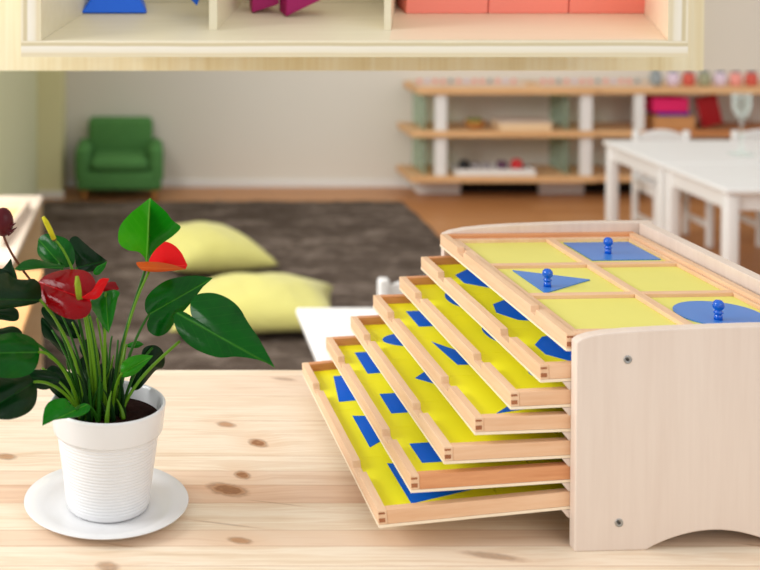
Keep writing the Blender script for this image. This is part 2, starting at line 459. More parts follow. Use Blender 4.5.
# rug
def rug():
    x0, x1, y0, y1 = -.6, 1.425, 2.0, 6.42
    nx, ny = 110, 240; vs = []; fs = []
    for j in range(ny + 1):
        for i in range(nx + 1):
            x = x0 + (x1 - x0) * i / nx; y = y0 + (y1 - y0) * j / ny
            e = min(i, nx - i, 3) / 3 * min(j, ny - j, 3) / 3
            h = .004 + .018 * e * (.6 + .8 * noise.noise(Vector((x * 9, y * 16, 0))) + .5 * noise.noise(Vector((x * 40, y * 40, 5))))
            wob = .012 * noise.noise(Vector((y * 6, x * 6, 3))) if (i in (0, nx) or j in (0, ny)) else 0
            vs.append((x + wob, y + wob, max(.002, h)))
    for j in range(ny):
        for i in range(nx):
            a = j * (nx + 1) + i; fs.append((a, a + 1, a + nx + 2, a + nx + 1))
    return MB().add(vs, fs, True).build('rug', M['rug'])
tag(rug(), 'large dark brown shaggy rug on the wooden floor', 'rug')

# ------------------------------------------------------------------ floor cushions
def pillow(name, label, loc, rot, sx, sy, T, seed):
    n = 36; vs = []; fs = []
    for side in (1, -1):
        for j in range(n + 1):
            for i in range(n + 1):
                x = -1 + 2 * i / n; y = -1 + 2 * j / n
                px_ = x * (1 - .10 * (1 - y * y)); py_ = y * (1 - .10 * (1 - x * x))
                h = (max(0, 1 - x * x) ** .48) * (max(0, 1 - y * y) ** .48)
                wr = 1 + .10 * noise.noise(Vector((x * 2.2 + seed, y * 2.2, side))) + .04 * noise.noise(Vector((x * 6 + seed, y * 6, side)))
                z = side * T * h * wr * (1.0 if side > 0 else .55)
                vs.append((px_ * sx / 2, py_ * sy / 2, z))
    N = (n + 1) ** 2
    for s_ in range(2):
        for j in range(n):
            for i in range(n):
                a = s_ * N + j * (n + 1) + i
                q = (a, a + 1, a + n + 2, a + n + 1); fs.append(q if s_ == 0 else q[::-1])
    o = MB().add(vs, fs, True).build(name, M['pillow'])
    o.location = loc; o.rotation_euler = rot
    return tag(o, label, 'cushion', 'yellow floor cushions on the rug')
pillow('floor_cushion', 'pale yellow floor cushion with a pointed corner, lying farther back on the rug', (.235, 4.98, .085), (math.radians(2), math.radians(4), math.radians(24)), .50, .46, .125, 1)
pillow('floor_cushion', 'pale yellow floor cushion nearer on the rug, beside the low white table', (.385, 4.20, .08), (math.radians(3), math.radians(-3), math.radians(-4)), .62, .42, .115, 4)

# ------------------------------------------------------------------ green armchair
def armchair():
    t = thing('armchair', 'small green upholstered armchair against the back wall', 'armchair', (-.175, 6.632, 0))
    g = M['green_fabric']
    MB().rbox(-.24, .24, -.20, .20, .062, .17, .02).build('base', g, t)
    MB().rbox(-.165, .165, -.218, .12, .17, .245, .034, 4).build('seat_cushion', g, t)
    MB().rbox(-.19, .19, .08, .20, .17, .432, .03, 4, Matrix.Rotation(0, 4, 'X')).build('backrest', g, t)
    for s in (-1, 1):
        b = MB(); b.rbox(min(s * .165, s * .25), max(s * .165, s * .25), -.205, .17, .10, .31, .038, 5); b.build('arm', g, t)
    for sx in (-.2, .2):
        for sy in (-.16, .16):
            MB().lathe([(0, .0), (.012, 0), (.018, .068), (0, .068)], 12, (sx, sy, 0)).build('foot', M['bowl_wood'], t)
    return t
armchair()

# ------------------------------------------------------------------ children's white tables and chairs
def kids_table(label, x0, x1, y0, y1, h=.5, group=None, z0=0, ins=.035):
    cx, cy = (x0 + x1) / 2, (y0 + y1) / 2
    t = thing('white_table', label, 'table', (cx, cy, z0), group=group); h -= z0
    w, d = (x1 - x0) / 2, (y1 - y0) / 2
    MB().rbox(-w, w, -d, d, h - .022, h, .008, 3, smooth=False).build('tabletop', M['white_paint'], t)
    a = MB()
    for s in (-1, 1):
        a.box(-w + .05, w - .05, s * (d - ins) - .009, s * (d - ins) + .009, h - .085, h - .0225)
        a.box(s * (w - ins) - .009, s * (w - ins) + .009, -d + .05, d - .05, h - .085, h - .0225)
    a.build('apron', M['white_paint'], t)
    for sx in (-1, 1):
        for sy in (-1, 1):
            MB().rbox(sx * (w - ins) - .024, sx * (w - ins) + .024, sy * (d - ins) - .024, sy * (d - ins) + .024, .001, h - .0225, .006, 2).build('leg', M['white_paint'], t)
    return t
kids_table('low white table behind the pine table, partly hidden by the fanned trays', .363, 1.15, 2.10, 2.84, z0=.027, ins=.15)
kids_table('white children\'s table on the right carrying the glass goblet', 2.17, 3.5, 4.86, 5.48)
kids_table('white children\'s table on the right, nearest of the two pushed together', 2.17, 3.5, 4.30, 4.85)

def kids_chair(label, loc, rz=0, group=None):
    t = thing('white_chair', label, 'chair', loc, (0, 0, rz), group=group)   # faces -y
    m = M['white_paint']
    MB().rbox(-.145, .145, -.14, .14, .275, .295, .008, 3).build('seat', m, t)
    for sx in (-.125, .125):
        MB().rbox(sx - .015, sx + .015, -.135, -.105, .001, .275, .005, 2).build('leg', m, t)
        MB().rbox(sx - .015, sx + .015, .11, .14, .001, .52, .008, 2).build('leg', m, t)
        MB().box(sx - .009, sx + .009, -.105, .11, .09, .115).build('stretcher', m, t)
        MB().box(sx - .009, sx + .009, -.105, .11, .235, .274).build('seat_rail', m, t)
    pts = [(-.11 + .22 * i / 12, .50 + .025 * math.sin(PI * i / 12)) for i in range(13)] + [(.11, .435), (-.11, .435)]
    MB().prism(pts, .118, .132, 'xz').build('top_rail', m, t, bevel=.003)
    MB().box(-.11, .11, .119, .131, .36, .39).build('back_rail', m, t)
    return t
c0 = kids_chair('white wooden child\'s chair at the far side of the right table, left of the goblet', (2.53, 5.53, 0))
copy_tree(c0, loc=(3.02, 5.53, 0), label='white wooden child\'s chair tucked under the right table, right of the goblet')
copy_tree(c0, loc=(.745, 2.90, .0), label='white wooden child\'s chair behind the low white table beside the trays')
_ch = [o for o in COL.objects if o.name.startswith('white_chair') and o.parent is None][-1]
_ch.location.z = .027; _ch.scale = (1, 1, .948)

# glass goblet
gb = thing('glass_goblet', 'tall clear glass goblet standing on the white table at right', 'goblet', (2.63, 5.08, .5))
MB().lathe([(0, .001), (.055, .001), (.055, .004), (.02, .012), (.009, .03), (.008, .07), (.015, .08), (.015, .095), (.008, .105), (.009, .15), (.03, .18), (.04, .21), (.042, .27),
            (.039, .27), (.037, .212), (.027, .185), (0, .165)], 32).build('bowl_and_stem', M['glass'], gb)

# ------------------------------------------------------------------ low shelf units at the left
def low_unit(label, x0, x1, y0, y1, h, top='light_top'):
    t = thing('low_shelf_unit', label, 'shelf unit', ((x0 + x1) / 2, (y0 + y1) / 2, .027)); h -= .027
    w, d = (x1 - x0) / 2, (y1 - y0) / 2
    MB().box(-w, w, -d, d, h - .02, h).build('top_board', M[top], t, bevel=.003)
    for s in (-1, 1):
        MB().box(-w + .002, w - .002, min(s * d, s * (d - .018)), max(s * d, s * (d - .018)), .001, h - .0205).build('side_board', M['light_box'], t)
    MB().box(-w + .002, w - .002, -d + .019, d - .019, .05, .068).build('shelf', M['light_box'], t)
    MB().box(-w + .003, -w + .015, -d + .019, d - .019, .069, h - .021).build('back_board', M['light_box'], t)
    return t
M['light_top'] = wood('pale_birch_top', rgb(222, 206, 190), rgb(208, 188, 168), 'y', 10, 8)
low_unit('low pale wooden shelf unit at the left carrying the wooden tray, farther one', -1.10, -.44, 3.62, 4.67, .40)
low_unit('low pale wooden shelf unit at the left behind the flower pot leaves, nearer one', -1.0, -.335, 2.55, 3.57, .395, 'top_shaded')
tr = thing('wooden_tray', 'open wooden tray with tan inside on the farther low shelf unit', 'tray', (-.61, 4.1, .40), (0, 0, math.radians(-3)))
MB().box(-.16, .12, -.26, .3, .001, .008).build('tray_bottom', M['tan_inside'], tr)
b = MB(); b.box(-.17, -.16, -.27, .31, .001, .04); b.box(.12, .13, -.27, .31, .001, .04); b.box(-.16, .12, -.27, -.26, .001, .04); b.box(-.16, .12, .30, .31, .001, .04)
b.build('tray_rim', M['light_top'], tr)
bk = MB().rbox(-.04, .04, -.07, .14, .0005, .012, .002, 2).build('dark_book', M['dark_base'], loc=(-.60, 4.15, .4085))
tag(bk, 'dark thin booklet lying in the wooden tray at left', 'booklet')

# ------------------------------------------------------------------ long shelving on the back wall
def shelving():
    t = thing('shelving_unit', 'long low wooden shelving with white posts along the back wall', 'shelving', (1.5, 6.62, 0))
    X0 = 1.5
    def bx(name, m, x0, x1, y0, y1, z0, z1): return MB().box(x0 - X0, x1 - X0, y0 - 6.62, y1 - 6.62, z0, z1).build(name, m, t, bevel=.003)
    for x0, z in ((1.51, .605), (1.475, .362), (1.47, .106)):
        bx('shelf_board', M['shelf_wood'], x0, 2.52, 6.44, 6.82, z, z + (.038 if z > .5 else .034))
    bx('shelf_board', M['shelf_wood'], 2.5205, 4.0, 6.46, 6.82, .605, .643)
    bx('shelf_board', M['shelf_wood'], 2.5205, 2.80, 6.46, 6.82, .362, .396)
    bx('shelf_board', M['shelf_brown'], 2.801, 4.0, 6.46, 6.82, .362, .396)
    bx('shelf_board', M['shelf_wood'], 2.5205, 4.0, 6.46, 6.82, .106, .140)
    for x0, x1 in ((1.615, 1.68), (2.44, 2.505), (2.745, 2.80), (3.64, 3.70)):
        zt = (.1825, .3745, .4175, .6195)
        bx('post', M['white_paint'], x0, x1, 6.47, 6.50, .1405, .3615)
        bx('post', M['white_paint'], x0, x1, 6.47, 6.50, .3965, .6045)
    for x in (1.56, 2.375):
        bx('glass_panel', M['glass_green'], x, x + .008, 6.5, 6.8, .141, .3615)
        bx('glass_panel', M['glass_green'], x, x + .008, 6.5, 6.8, .397, .6045)
    for x0, x1 in ((1.56, 1.81), (2.27, 2.53), (2.9, 3.15)):
        bx('plinth', M['white_paint'], x0, x1, 6.65, 6.8, .001, .078)
        bx('plinth_cap', M['white_dull'], x0 + .02, x1 - .02, 6.67, 6.8, .0785, .1055)
    bx('gap_shade_panel', M['dark_base'], 1.811, 2.269, 6.68, 6.72, .001, .1055)  # both dark sheets stand for shade in the gaps between plinths
    bx('gap_shade_panel', M['dark_base'], 2.531, 2.899, 6.68, 6.72, .001, .1055)
    return t
shelving()
# things on the shelving
bw = thing('fruit_bowl', 'small wooden bowl of green fruit on the middle shelf', 'bowl', (1.865, 6.56, .3965))
MB().lathe([(0, .0), (.035, 0), (.055, .03), (.06, .045), (.055, .045), (.03, .012), (0, .01)], 24).build('bowl', M['bowl_wood'], bw)
for i, (a, b_, c_) in enumerate(((-.025, 0, .04), (.02, .015, .04), (.005, -.025, .042))):
    f_ = MB().sphere((0, 0, 0), .022, 12).build('green_fruit', M['olive'], loc=(1.865 + a, 6.56 + b_, .3965 + c_))
    tag(f_, 'small olive green fruit in the wooden bowl on the shelf', 'fruit', 'fruit in the bowl on the middle shelf')
wb = thing('wooden_box', 'flat pale wooden box on the middle shelf right of the bowl', 'box', (2.13, 6.56, .3965))
MB().box(-.145, .145, -.09, .09, .0005, .04).build('box_body', M['light_box'], wb, bevel=.003)
MB().box(-.15, .15, -.095, .095, .0405, .052).build('lid', M['light_top'], wb, bevel=.003)
wt = thing('white_tray', 'long white tray of small balls on the bottom shelf', 'tray', (1.96, 6.56, .1405))
MB().box(-.215, .215, -.08, .08, .0005, .01).build('tray_bottom', M['white_paint'], wt)
b = MB()
for s in (-1, 1):
    b.box(-.225, .225, min(s * .08, s * .09), max(s * .08, s * .09), .0005, .036); b.box(min(s * .215, s * .225), max(s * .215, s * .225), -.08, .08, .0005, .036)
b.build('tray_rim', M['white_paint'], wt)
for dx, r, m, lb in ((-.155, .034, 'ball_black', 'black ball at the left end of the white tray on the bottom shelf'), (-.09, .026, 'ball_grey', 'grey ball next to the black ball in the white tray'),
                 (-.03, .026, 'ball_grey', 'grey ball in the middle of the white tray'), (.06, .032, 'ball_purple', 'dull purple ball left of the red ball in the white tray'),
                 (.145, .036, 'ball_red', 'bright red ball in the white tray on the bottom shelf')):
    tag(MB().sphere((0, 0, 0), r, 20).build('ball', M[m], loc=(1.96 + dx, 6.555, .1505 + r + .001)), lb, 'ball')
# open compartments on the right
cb = thing('cardboard_box', 'tan cardboard box on the shelf under the pink box', 'box', (2.985, 6.58, .3965))
MB().box(-.115, .115, -.08, .1, .0005, .070).build('box_body', M['cardboard'], cb, bevel=.002)
MB().box(-.118, .118, -.083, .103, .0705, .078).build('lid', M['cardboard'], cb, bevel=.002)
vb = tag(MB().rbox(-.09, .09, -.07, .08, 0, .02, .003, 2).build('violet_book', M['violet'], loc=(2.985, 6.58, .4750)), 'thin violet book between the cardboard box and the pink box', 'book')
pb = thing('pink_box', 'bright pink box on the violet book under the top shelf', 'box', (2.965, 6.575, .4955))
MB().rbox(-.10, .10, -.07, .08, 0, .060, .003, 2).build('box_body', M['pink'], pb)
MB().rbox(-.102, .102, -.072, .082, .0605, .082, .003, 2).build('lid', M['pink'], pb)
rb = thing('red_book', 'dark red book leaning on the shelf right of the cardboard box', 'book', (3.225, 6.56, .4125), (0, math.radians(-14), 0))
MB().rbox(-.06, .06, -.02, -.006, 0.004, .175, .003, 2).build('front_cover', M['red_card'], rb)
MB().box(-.056, .056, -.0055, .0095, .006, .171).build('pages', M['white_dull'], rb)
MB().rbox(-.06, .06, .01, .02, 0.004, .175, .003, 2).build('back_cover', M['red_card'], rb)
# beads trays on the top shelf
for k, (x0, x1) in enumerate(((1.52, 2.14), (2.23, 2.86))):
    s_ = thing('bead_strip', ['long strip of pink and grey beads on the top shelf, left one', 'long strip of pink and grey beads on the top shelf, right one'][k], 'bead strip', ((x0 + x1) / 2, 6.6, .6435), group='bead strips on the top shelf')
    w = (x1 - x0) / 2
    MB().box(-w, w, -.1, .02, .0005, .012).build('strip_base', M['light_top'], s_)
    n = int((x1 - x0) / .045)
    mats = ['bead_pink', 'bead_pink', 'bead_grey', 'bead_lilac', 'bead_pink']
    for i in range(n):
        x = -w + .025 + i * .045
        MB().sphere((x, -.04, .026), .0135, 10).build('bead', M[mats[(i * 3 + k) % 5]], s_)
rnd = random.Random(3)
spots = [(2.90, 'bead_grey', 'small grey jar at the left end of the jars on the top shelf'), (3.0, 'bead_lilac', 'lilac jar beside the grey jar on the top shelf'), (3.09, 'bead_red', 'red jar among the jars on the top shelf'),
         (3.18, 'jar_olive', 'olive grey jar between the red jar and a lilac jar on the top shelf'), (3.27, 'bead_lilac', 'pale lilac jar in the middle of the top shelf jars'), (3.36, 'bead_pink', 'rosy jar on the top shelf toward the right edge'),
         (3.45, 'bead_red', 'red jar at the right edge of the top shelf')]
for x, m, lb in spots:
    j = thing('jar', lb, 'jar', (x, 6.56, .6435))
    MB().lathe([(0, 0.0005), (.03, .0005), (.034, .02), (.034, .06), (.022, .075), (0, .075)], 16).build('jar_body', M[m], j)
    MB().lathe([(0, .0755), (.022, .0755), (.024, .09), (0, .092)], 16).build('lid', M['bead_grey'], j)

# ------------------------------------------------------------------ pine table
tb = thing('pine_table', 'pale pine table with knotty boards in the foreground', 'table', (0, 1.2, 0))
MB().box(-.9, 1.25, -.5, .5085, TZ - .028, TZ).build('tabletop', M['pine'], tb, bevel=.002)
M['pine_leg'] = wood('pine_leg', rgb(244, 220, 184), rgb(228, 192, 146), 'z', 10, 10)
for sx in (-.84, 1.19):
    for sy in (-.44, .44):
        MB().rbox(sx - .03, sx + .03, sy - .03, sy + .03, .001, TZ - .0285, .004, 2).build('leg', M['pine_leg'], tb)
b = MB(); b.box(-.8, 1.15, .43, .45, TZ - .11, TZ - .0285); b.box(-.8, 1.15, -.45, -.43, TZ - .11, TZ - .0285)
b.build('apron', M['pine_leg'], tb)

# ------------------------------------------------------------------ geometric cabinet
X0, Y0, YAW = .4390, 1.1929, .0481
Z0, D, HT, TP = .2237, .44, .0182, .0146
cab = thing('tray_cabinet', 'pale plywood cabinet with arched side panels holding fanned out trays', 'cabinet', (X0, Y0, TZ), (0, 0, YAW))
arch = [(.0794 + .0 , 0)]
for i in range(0, 17):
    a = i / 16; u = .0794 + .1412 * a
    arch.append((u, .0008 + .0185 * math.sin(PI * a) ** .85))
prof = [(.0018, 0), (.078, 0)] + arch[1:] + [(.222, 0), (.301, 0), (.301, .2318), (.25, .2334), (.1949, .2336), (.15, .2331), (.10, .2319), (.06, .2304), (.033, .2285), (.018, .2262), (.008, .2232), (.0022, .2195)]
prof_far = [p for p in prof[:-10] if p[0] < .3] + [(.310, 0), (.310, .2366), (.245, .2372), (.19, .2368), (.1587, .2362), (.10, .2346), (.0636, .2326), (.035, .2300), (.014, .2262), (.003, .2215), (.003, .03), (0, .025)]
MB().prism(prof, -TP, -.0006, 'xz').build('side_panel', M['panel'], cab, bevel=.0014)
MB().prism(prof_far, D + .0006, D + TP, 'xz').build('side_panel', M['panel'], cab, bevel=.0014)
MB().box(.2885, .3045, -.0004, D + .0004, .03, .2365).build('back_panel', M['panel'], cab, bevel=.001)
for (u, z) in ((.0564, .2007), (.0487, .0296), (.262, .2007), (.262, .0296)):
    s_ = MB(); 
    vs = []; n = 16
    pr = [(.0, -.0014), (.0036, -.0014), (.0042, .0002)]
    m4 = Matrix.Translation((u, -TP, z)) @ Matrix.Rotation(PI / 2, 4, 'X')
    s_.lathe([(0, .0002), (.0030, .0002), (.0042, .0008), (.0044, -.0002)], 20)
    s_.v = [tuple(m4 @ Vector(v)) for v in s_.v]
    so = s_.build('screw', M['steel'], cab)
    k_ = MB().lathe([(0, .0010), (.0017, .0010), (.0017, 0.0002)], 6, smooth=False); k_.v = [tuple(m4 @ Vector(v)) for v in k_.v]
    k_.build('screw_socket', M['dark_slot'], so)

OFF = [.0305, .0618, .0994, .1321, .1674, .2017]
TILT = [.0329, .0297, .0173, .0294, .0451, .0755]
ZT = [.1910, .1629, .1369, .1068, .0771, .0410]
WD = .282
def left_rail(mb, th, h, z0=0.003, notches=((.092, .117), (.334, .358))):
    cut = .0078
    (a, b), (c, d) = notches
    prof = [(0, z0), (D, z0), (D, h), (d + .002, h), (d, h - cut), (c, h - cut), (c - .002, h), (b + .002, h), (b, h - cut), (a, h - cut), (a - .002, h), (0, h)]
    mb.prism(prof, 0, th, 'yz')
def regular(n, R, rot, c=(.078, .36)): return [(c[0] + R * math.cos(rot + 2 * PI * i / n), c[1] + R * math.sin(rot + 2 * PI * i / n)) for i in range(n)]
def ell(c, a, b, e=2, n=40):
    r = []
    for i in range(n):
        t = 2 * PI * i / n; x = math.cos(t); y = math.sin(t)
        r.append((c[0] + a * abs(x) ** (2 / e) * (1 if x > 0 else -1), c[1] + b * abs(y) ** (2 / e) * (1 if y > 0 else -1)))
    return r
def shift(p, dx, dy=0): return [(x + dx, y + dy) for x, y in p]
CE = [.36, .218, .075]
SH = {
 1: [regular(8, .0515, PI / 8, (.077, .357)), regular(9, .050, math.radians(187), (.077, .215)), regular(10, .050, PI / 10, (.077, .075))],
 2: [ell((.078, .355), .035, .05), ell((.078, .212), .0315, .042, 2.4), ell((.078, .077), .0285, .022)],
 3: [[(.0345, .3934), (.0341, .327), (.115, .327), (.115, .3934)], [(.033, .2674), (.0401, .1823), (.086, .180)], [(.034, .0337), (.128, .058), (.100, .096)]],
 4: [ell((.0775, .362), .0505, .030), [(.0315, .221), (.08, .166), (.128, .221), (.08, .276)], ell((.10, .088), .02, .02)],
 5: [[(.0320, .3996), (.0310, .3187), (.131, .3187), (.131, .3996)], [(.0290, .2478), (.0281, .186), (.13, .186), (.13, .2478)], [(.0260, .0998), (.0265, .0500), (.125, .050), (.125, .0998)]],
 6: [[(.0375, .4049), (.026, .3148), (.13, .3148), (.118, .4049)], [(.033, .2670), (.0327, .172), (.118, .245)], [(.0417, .1268), (.0428, .0283), (.125, .049), (.100, .112)]],
}
lab = {1: 'uppermost pulled-out yellow tray showing blue octagon, nonagon and decagon shapes',
       2: 'second pulled-out yellow tray from the top with only slivers of blue round shapes showing',
       3: 'third pulled-out yellow tray from the top with a blue quadrilateral and narrow blue triangle',
       4: 'fourth pulled-out yellow tray from the top with a blue ellipse and a blue point',
       5: 'fifth pulled-out yellow tray from the top with three blue rectangles, second from bottom',
       6: 'lowest and farthest pulled-out yellow tray, with blue trapezoid, above the table top'}
cy_, sy_ = math.cos(YAW), math.sin(YAW)
zy = HT - .0105
for i in range(1, 7):
    o, t_, z = OFF[i - 1], TILT[i - 1], ZT[i - 1]
    Rm = Matrix.Rotation(YAW, 3, 'Z') @ Matrix.Rotation(-t_, 3, 'Y')
    C = Vector((X0 - o * cy_, Y0 - o * sy_, TZ + z)); n_ = Rm @ Vector((0, 0, 1))
    dr = thing('yellow_shape_tray', lab[i], 'tray', C - n_ * HT, (0, -t_, YAW), group='trays pulled out of the plywood cabinet')
    mred = M['beech_red'] if i in (5,) else M['beech_x']
    r = MB(); left_rail(r, .0095, HT); r.build('left_rail', M['beech_y'], dr, bevel=.0007)
    MB().box(.0096, WD, 0, .0095, .003, HT).build('near_rail', mred, dr, bevel=.0007)
    MB().box(.0096, WD, D - .0095, D, .003, HT).build('far_rail', M['beech_red'], dr, bevel=.0007)
    MB().box(WD - .0095, WD, .0096, D - .0096, .003, HT).build('right_rail', M['beech_y'], dr, bevel=.0007)
    MB().box(-.0003, WD + .0003, -.0003, D + .0003, 0, .0029).build('base_board', M['ply_base'], dr)
    for za, zb in ((.0055, .0098), (.0140, .0160)):
        MB().box(.0006, .0072, -.0003, .0004, za, zb).build('finger_joint', M['endgrain'], dr)
    # yellow frames, 2 columns by 3 rows, and the blue shapes showing in them
    ys = [.0097, .147, .2885, D - .0097]; xs = [.0097, .1375, WD - .0097]
    for a in range(2):
        for c in range(3):
            MB().box(xs[a] + (.0006 if a else .0001), xs[a + 1] - .0006, ys[c] + .0002, ys[c + 1] - .0002, .0031, zy).build('yellow_frame', M['yellow'], dr)
    for k, p in enumerate(SH[i]):
        MB().prism(p, zy - .001, zy + .00025).build('blue_shape', M['blue'], dr)
        if i == 5:
            q = SH[i][k]
            MB().prism(shift(q, .129), zy - .001, zy + .00025).build('blue_shape', M['blue'], dr)
    # runner strips in the cabinet that carry this tray (near and far side)
    zb = z - HT / math.cos(t_) + o * math.tan(t_) - .0006
    for v0, v1 in ((-.0004, .007), (D - .007, D + .0004)):
        rp = [(.0005, zb - .0010), (.0045, zb - .0058), (.285, zb - .0058), (.285, zb)]
        MB().prism([(-.0065, zb), (-.0045, zb - .0020), (.0008, zb - .0085), (.0020, zb - .0085), (.0045, zb - .0055), (.285, zb - .0055), (.285, zb)], v0, v1, 'xz').build('tray_runner', M['panel'], cab)

# top display tray
tt = thing('display_tray', 'six-compartment wooden tray with yellow squares on top of the plywood cabinet', 'tray', (X0 - .0025, Y0, TZ + Z0 - HT), (0, 0, YAW))
zyt = HT - .009; zd = HT - .0045
r = MB(); left_rail(r, .010, HT, .003, ((.086, .098), (.338, .362))); r.build('left_rail', M['beech_y'], tt, bevel=.0007)
MB().box(.0101, WD, 0, .010, .003, HT).build('near_rail', M['beech_x'], tt, bevel=.0007)
MB().box(.0101, WD, D - .010, D, .003, HT).build('far_rail', M['beech_red'], tt, bevel=.0007)
MB().box(WD - .010, WD, .0101, D - .0101, .003, HT).build('right_rail', M['beech_y'], tt, bevel=.0007)
MB().box(-.0003, WD + .0003, -.0003, D + .0003, 0, .0029).build('base_board', M['ply_base'], tt)
for za, zb in ((.0050, .0098), (.0140, .0160)):
    MB().box(.0006, .0076, -.0003, .0004, za, zb).build('finger_joint', M['endgrain'], tt)
U = [(.0225, .1465), (.1580, .2665)]; V = [(.0300, .1520), (.1630, .2850), (.2960, .4200)]
lg = MB()
lg.box(.0102, .0225, .0102, D - .0102, .0031, zd); lg.box(.2665, WD - .0102, .0102, D - .0102, .0031, zd)
lg.box(.0226, .2664, .0102, .0300, .0031, zd); lg.box(.0226, .2664, .4200, D - .0102, .0031, zd)
lg.build('inner_ledge', M['beech_y'], tt, bevel=.0008)
MB().box(.1465, .1580, .0301, .4199, .0031, zd + .0002).build('long_divider', M['beech_y'], tt, bevel=.0008)
for v0, v1 in ((.1520, .1630), (.2850, .2960)):
    for u0, u1 in U: MB().box(u0, u1, v0, v1, .0031, zd).build('cross_divider', M['beech_x'], tt, bevel=.0008)
for u0, u1 in U:
    for v0, v1 in V: MB().box(u0 + .0002, u1 - .0002, v0 + .0002, v1 - .0002, .0031, zyt).build('yellow_square', M['yellow_top'] if 'yellow_top' in M else M.setdefault('yellow_top', plain('yellow_card', rgb(234, 228, 120), .45, .35, .03, 20)), tt)
def inset(name, label, poly, c):
    P_ = Vector((X0, Y0, TZ)) + Matrix.Rotation(YAW, 3, 'Z') @ Vector((c[0], c[1], Z0 - HT + zyt + .0002))
    t = thing(name, label, 'wooden shape', P_, (0, 0, YAW), group='blue knobbed insets in the display tray')
    MB().prism([(x - c[0], y - c[1]) for x, y in poly], 0, .0012).build('inset_plate', M['blue_inset'], t)
    kb = MB().lathe([(0, .0012), (.0046, .0012), (.0044, .0060), (.0032, .0072), (.0050, .0085), (.0052, .0100), (.0036, .0112),
                (.0034, .0118), (.0058, .0145), (.0064, .0175), (.0056, .0205), (.0034, .0226), (0, .0232)], 24)
    kb.build('knob', M['blue_gloss'], t)
    return t
inset('square_inset', 'blue square wooden inset with a round knob, at the back of the top tray', [(.1655, .4115), (.1655, .3170), (.2590, .3170), (.2590, .4115)], (.2020, .3500))
inset('triangle_inset', 'blue triangular wooden inset with a round knob, in the left column of the top tray', [(.0415, .2740), (.0440, .1730), (.1225, .2265)], (.0570, .1985))
inset('circle_inset', 'blue round wooden inset with a round knob, at the right front of the top tray', ell((.2085, .0845), .0475, .0475), (.1960, .0630))

# ------------------------------------------------------------------ saucer and potted anthurium
SXC, SYC = -.0475, 1.276
sau = MB().lathe([(0, .0), (.055, 0), (.07, .003), (.0915, .0092), (.0925, .0102), (.0918, .0108), (.07, .0050), (.058, .0030), (.052, .0024), (0, .0024)], 72)
so = sau.build('saucer', M['ceramic'], loc=(-.0492, 1.276, TZ + .0004)); tag(so, 'round white ceramic saucer under the flower pot', 'saucer')

pp = thing('potted_anthurium', 'red flowering anthurium in a white ribbed pot on the saucer', 'potted plant', (SXC, SYC, TZ + .0030))
ZP = .0
pr = [(0, .001), (.0445, .001), (.0465, .004)]
nr = 21
for k in range(nr + 1):
    z = .006 + .077 * k / nr; R = .0465 + .0102 * k / nr
    pr += [(R - .0005, z), (R + .0003, z + .0009), (R + .0004, z + .0022), (R - .0000, z + .0031)]
pr += [(.0567, .0865), (.0608, .0872), (.0618, .0895), (.0645, .114), (.0650, .1165), (.0640, .1180), (.0620, .1175), (.0610, .114), (.0585, .100), (.0580, .09), (0, .09)]
MB().lathe(pr, 96, rf=lambda a, z: 1 + (.007 * noise.noise(Vector((math.cos(a) * 2.4, math.sin(a) * 2.4, z * 220))) if .006 < z < .085 else 0)).build('pot', M['ceramic'], pp)
sv = []; sf = []
n = 40
for j in range(9):
    for i in range(n):
        a = 2 * PI * i / n; r = .0583 * j / 8
        sv.append((r * math.cos(a), r * math.sin(a), .1000 + (.003 * noise.noise(Vector((r * math.cos(a) * 90, r * math.sin(a) * 90, 0))) if j < 8 else 0)))
for j in range(8):
    for i in range(n): sf.append((j * n + i, (j + 1) * n + i, (j + 1) * n + (i + 1) % n, j * n + (i + 1) % n))
MB().add(sv, sf, True).build('soil', M['soil'], pp)
PORG = Vector(pp.location)

RC = [(0, 1), (8, .86), (20, .72), (35, .62), (52, .555), (70, .52), (90, .495), (112, .47), (132, .44), (150, .38), (165, .28), (174, .17), (180, .07)]
def rfun(d):
    for (a, ra), (b, rb_) in zip(RC, RC[1:]):
        if d <= b: return ra + (rb_ - ra) * (d - a) / (b - a)
    return .07
def leaf(A, B, W, n, mat, fold=.15, curl=.12, wave=.03, name='leaf', notch=1.0, asym=1.0, wide=.52):
    """heart-shaped blade: A petiole joint, B tip, W full width, n the way the upper face looks"""
    A = Vector(A) - PORG; B = Vector(B) - PORG
    a = B - A; L = a.length; a.normalize(); n = Vector(n).normalized()
    s = a.cross(n).normalized(); n = s.cross(a).normalized()
    NS, NR = 64, 9; vs = []; uv = []; fs = []
    sw = W / (2 * .52 * L)
    sd = random.random() * 50
    for k in range(NR + 1):
        q = k / NR
        for i in range(NS):
            d = 360 * i / NS; dd = d if d <= 180 else 360 - d
            r = rfun(dd)
            if notch < 1 and dd > 140: r = r + (.42 - r) * (1 - notch) * (dd - 140) / 40
            x = q * r * math.sin(math.radians(d)) * (1 if d <= 180 else asym); y = q * r * math.cos(math.radians(d))
            xx = x * sw * L; yy_ = y * L
            z = abs(xx) * fold - curl * L * (y * y if y > 0 else .4 * y * y) - .9 * abs(x) ** 2.4 * L * curl
            z += wave * L * q * noise.noise(Vector((x * 3 + sd, y * 3, 0)))
            vs.append(A + a * yy_ + s * xx + n * z); uv.append((.5 + x * .9, y))
    for k in range(NR):
        for i in range(NS):
            j = (i + 1) % NS
            fs.append((k * NS + j, (k + 1) * NS + j, (k + 1) * NS + i, k * NS + i))
    return MB().add(vs, fs, True, uv).build(name, mat, pp)
def bez(p0, p1, p2, p3, n=14):
    r = []
    for i in range(n + 1):
        t = i / n; u = 1 - t
        r.append(p0 * u ** 3 + p1 * 3 * u * u * t + p2 * 3 * u * t * t + p3 * t ** 3)
    return r
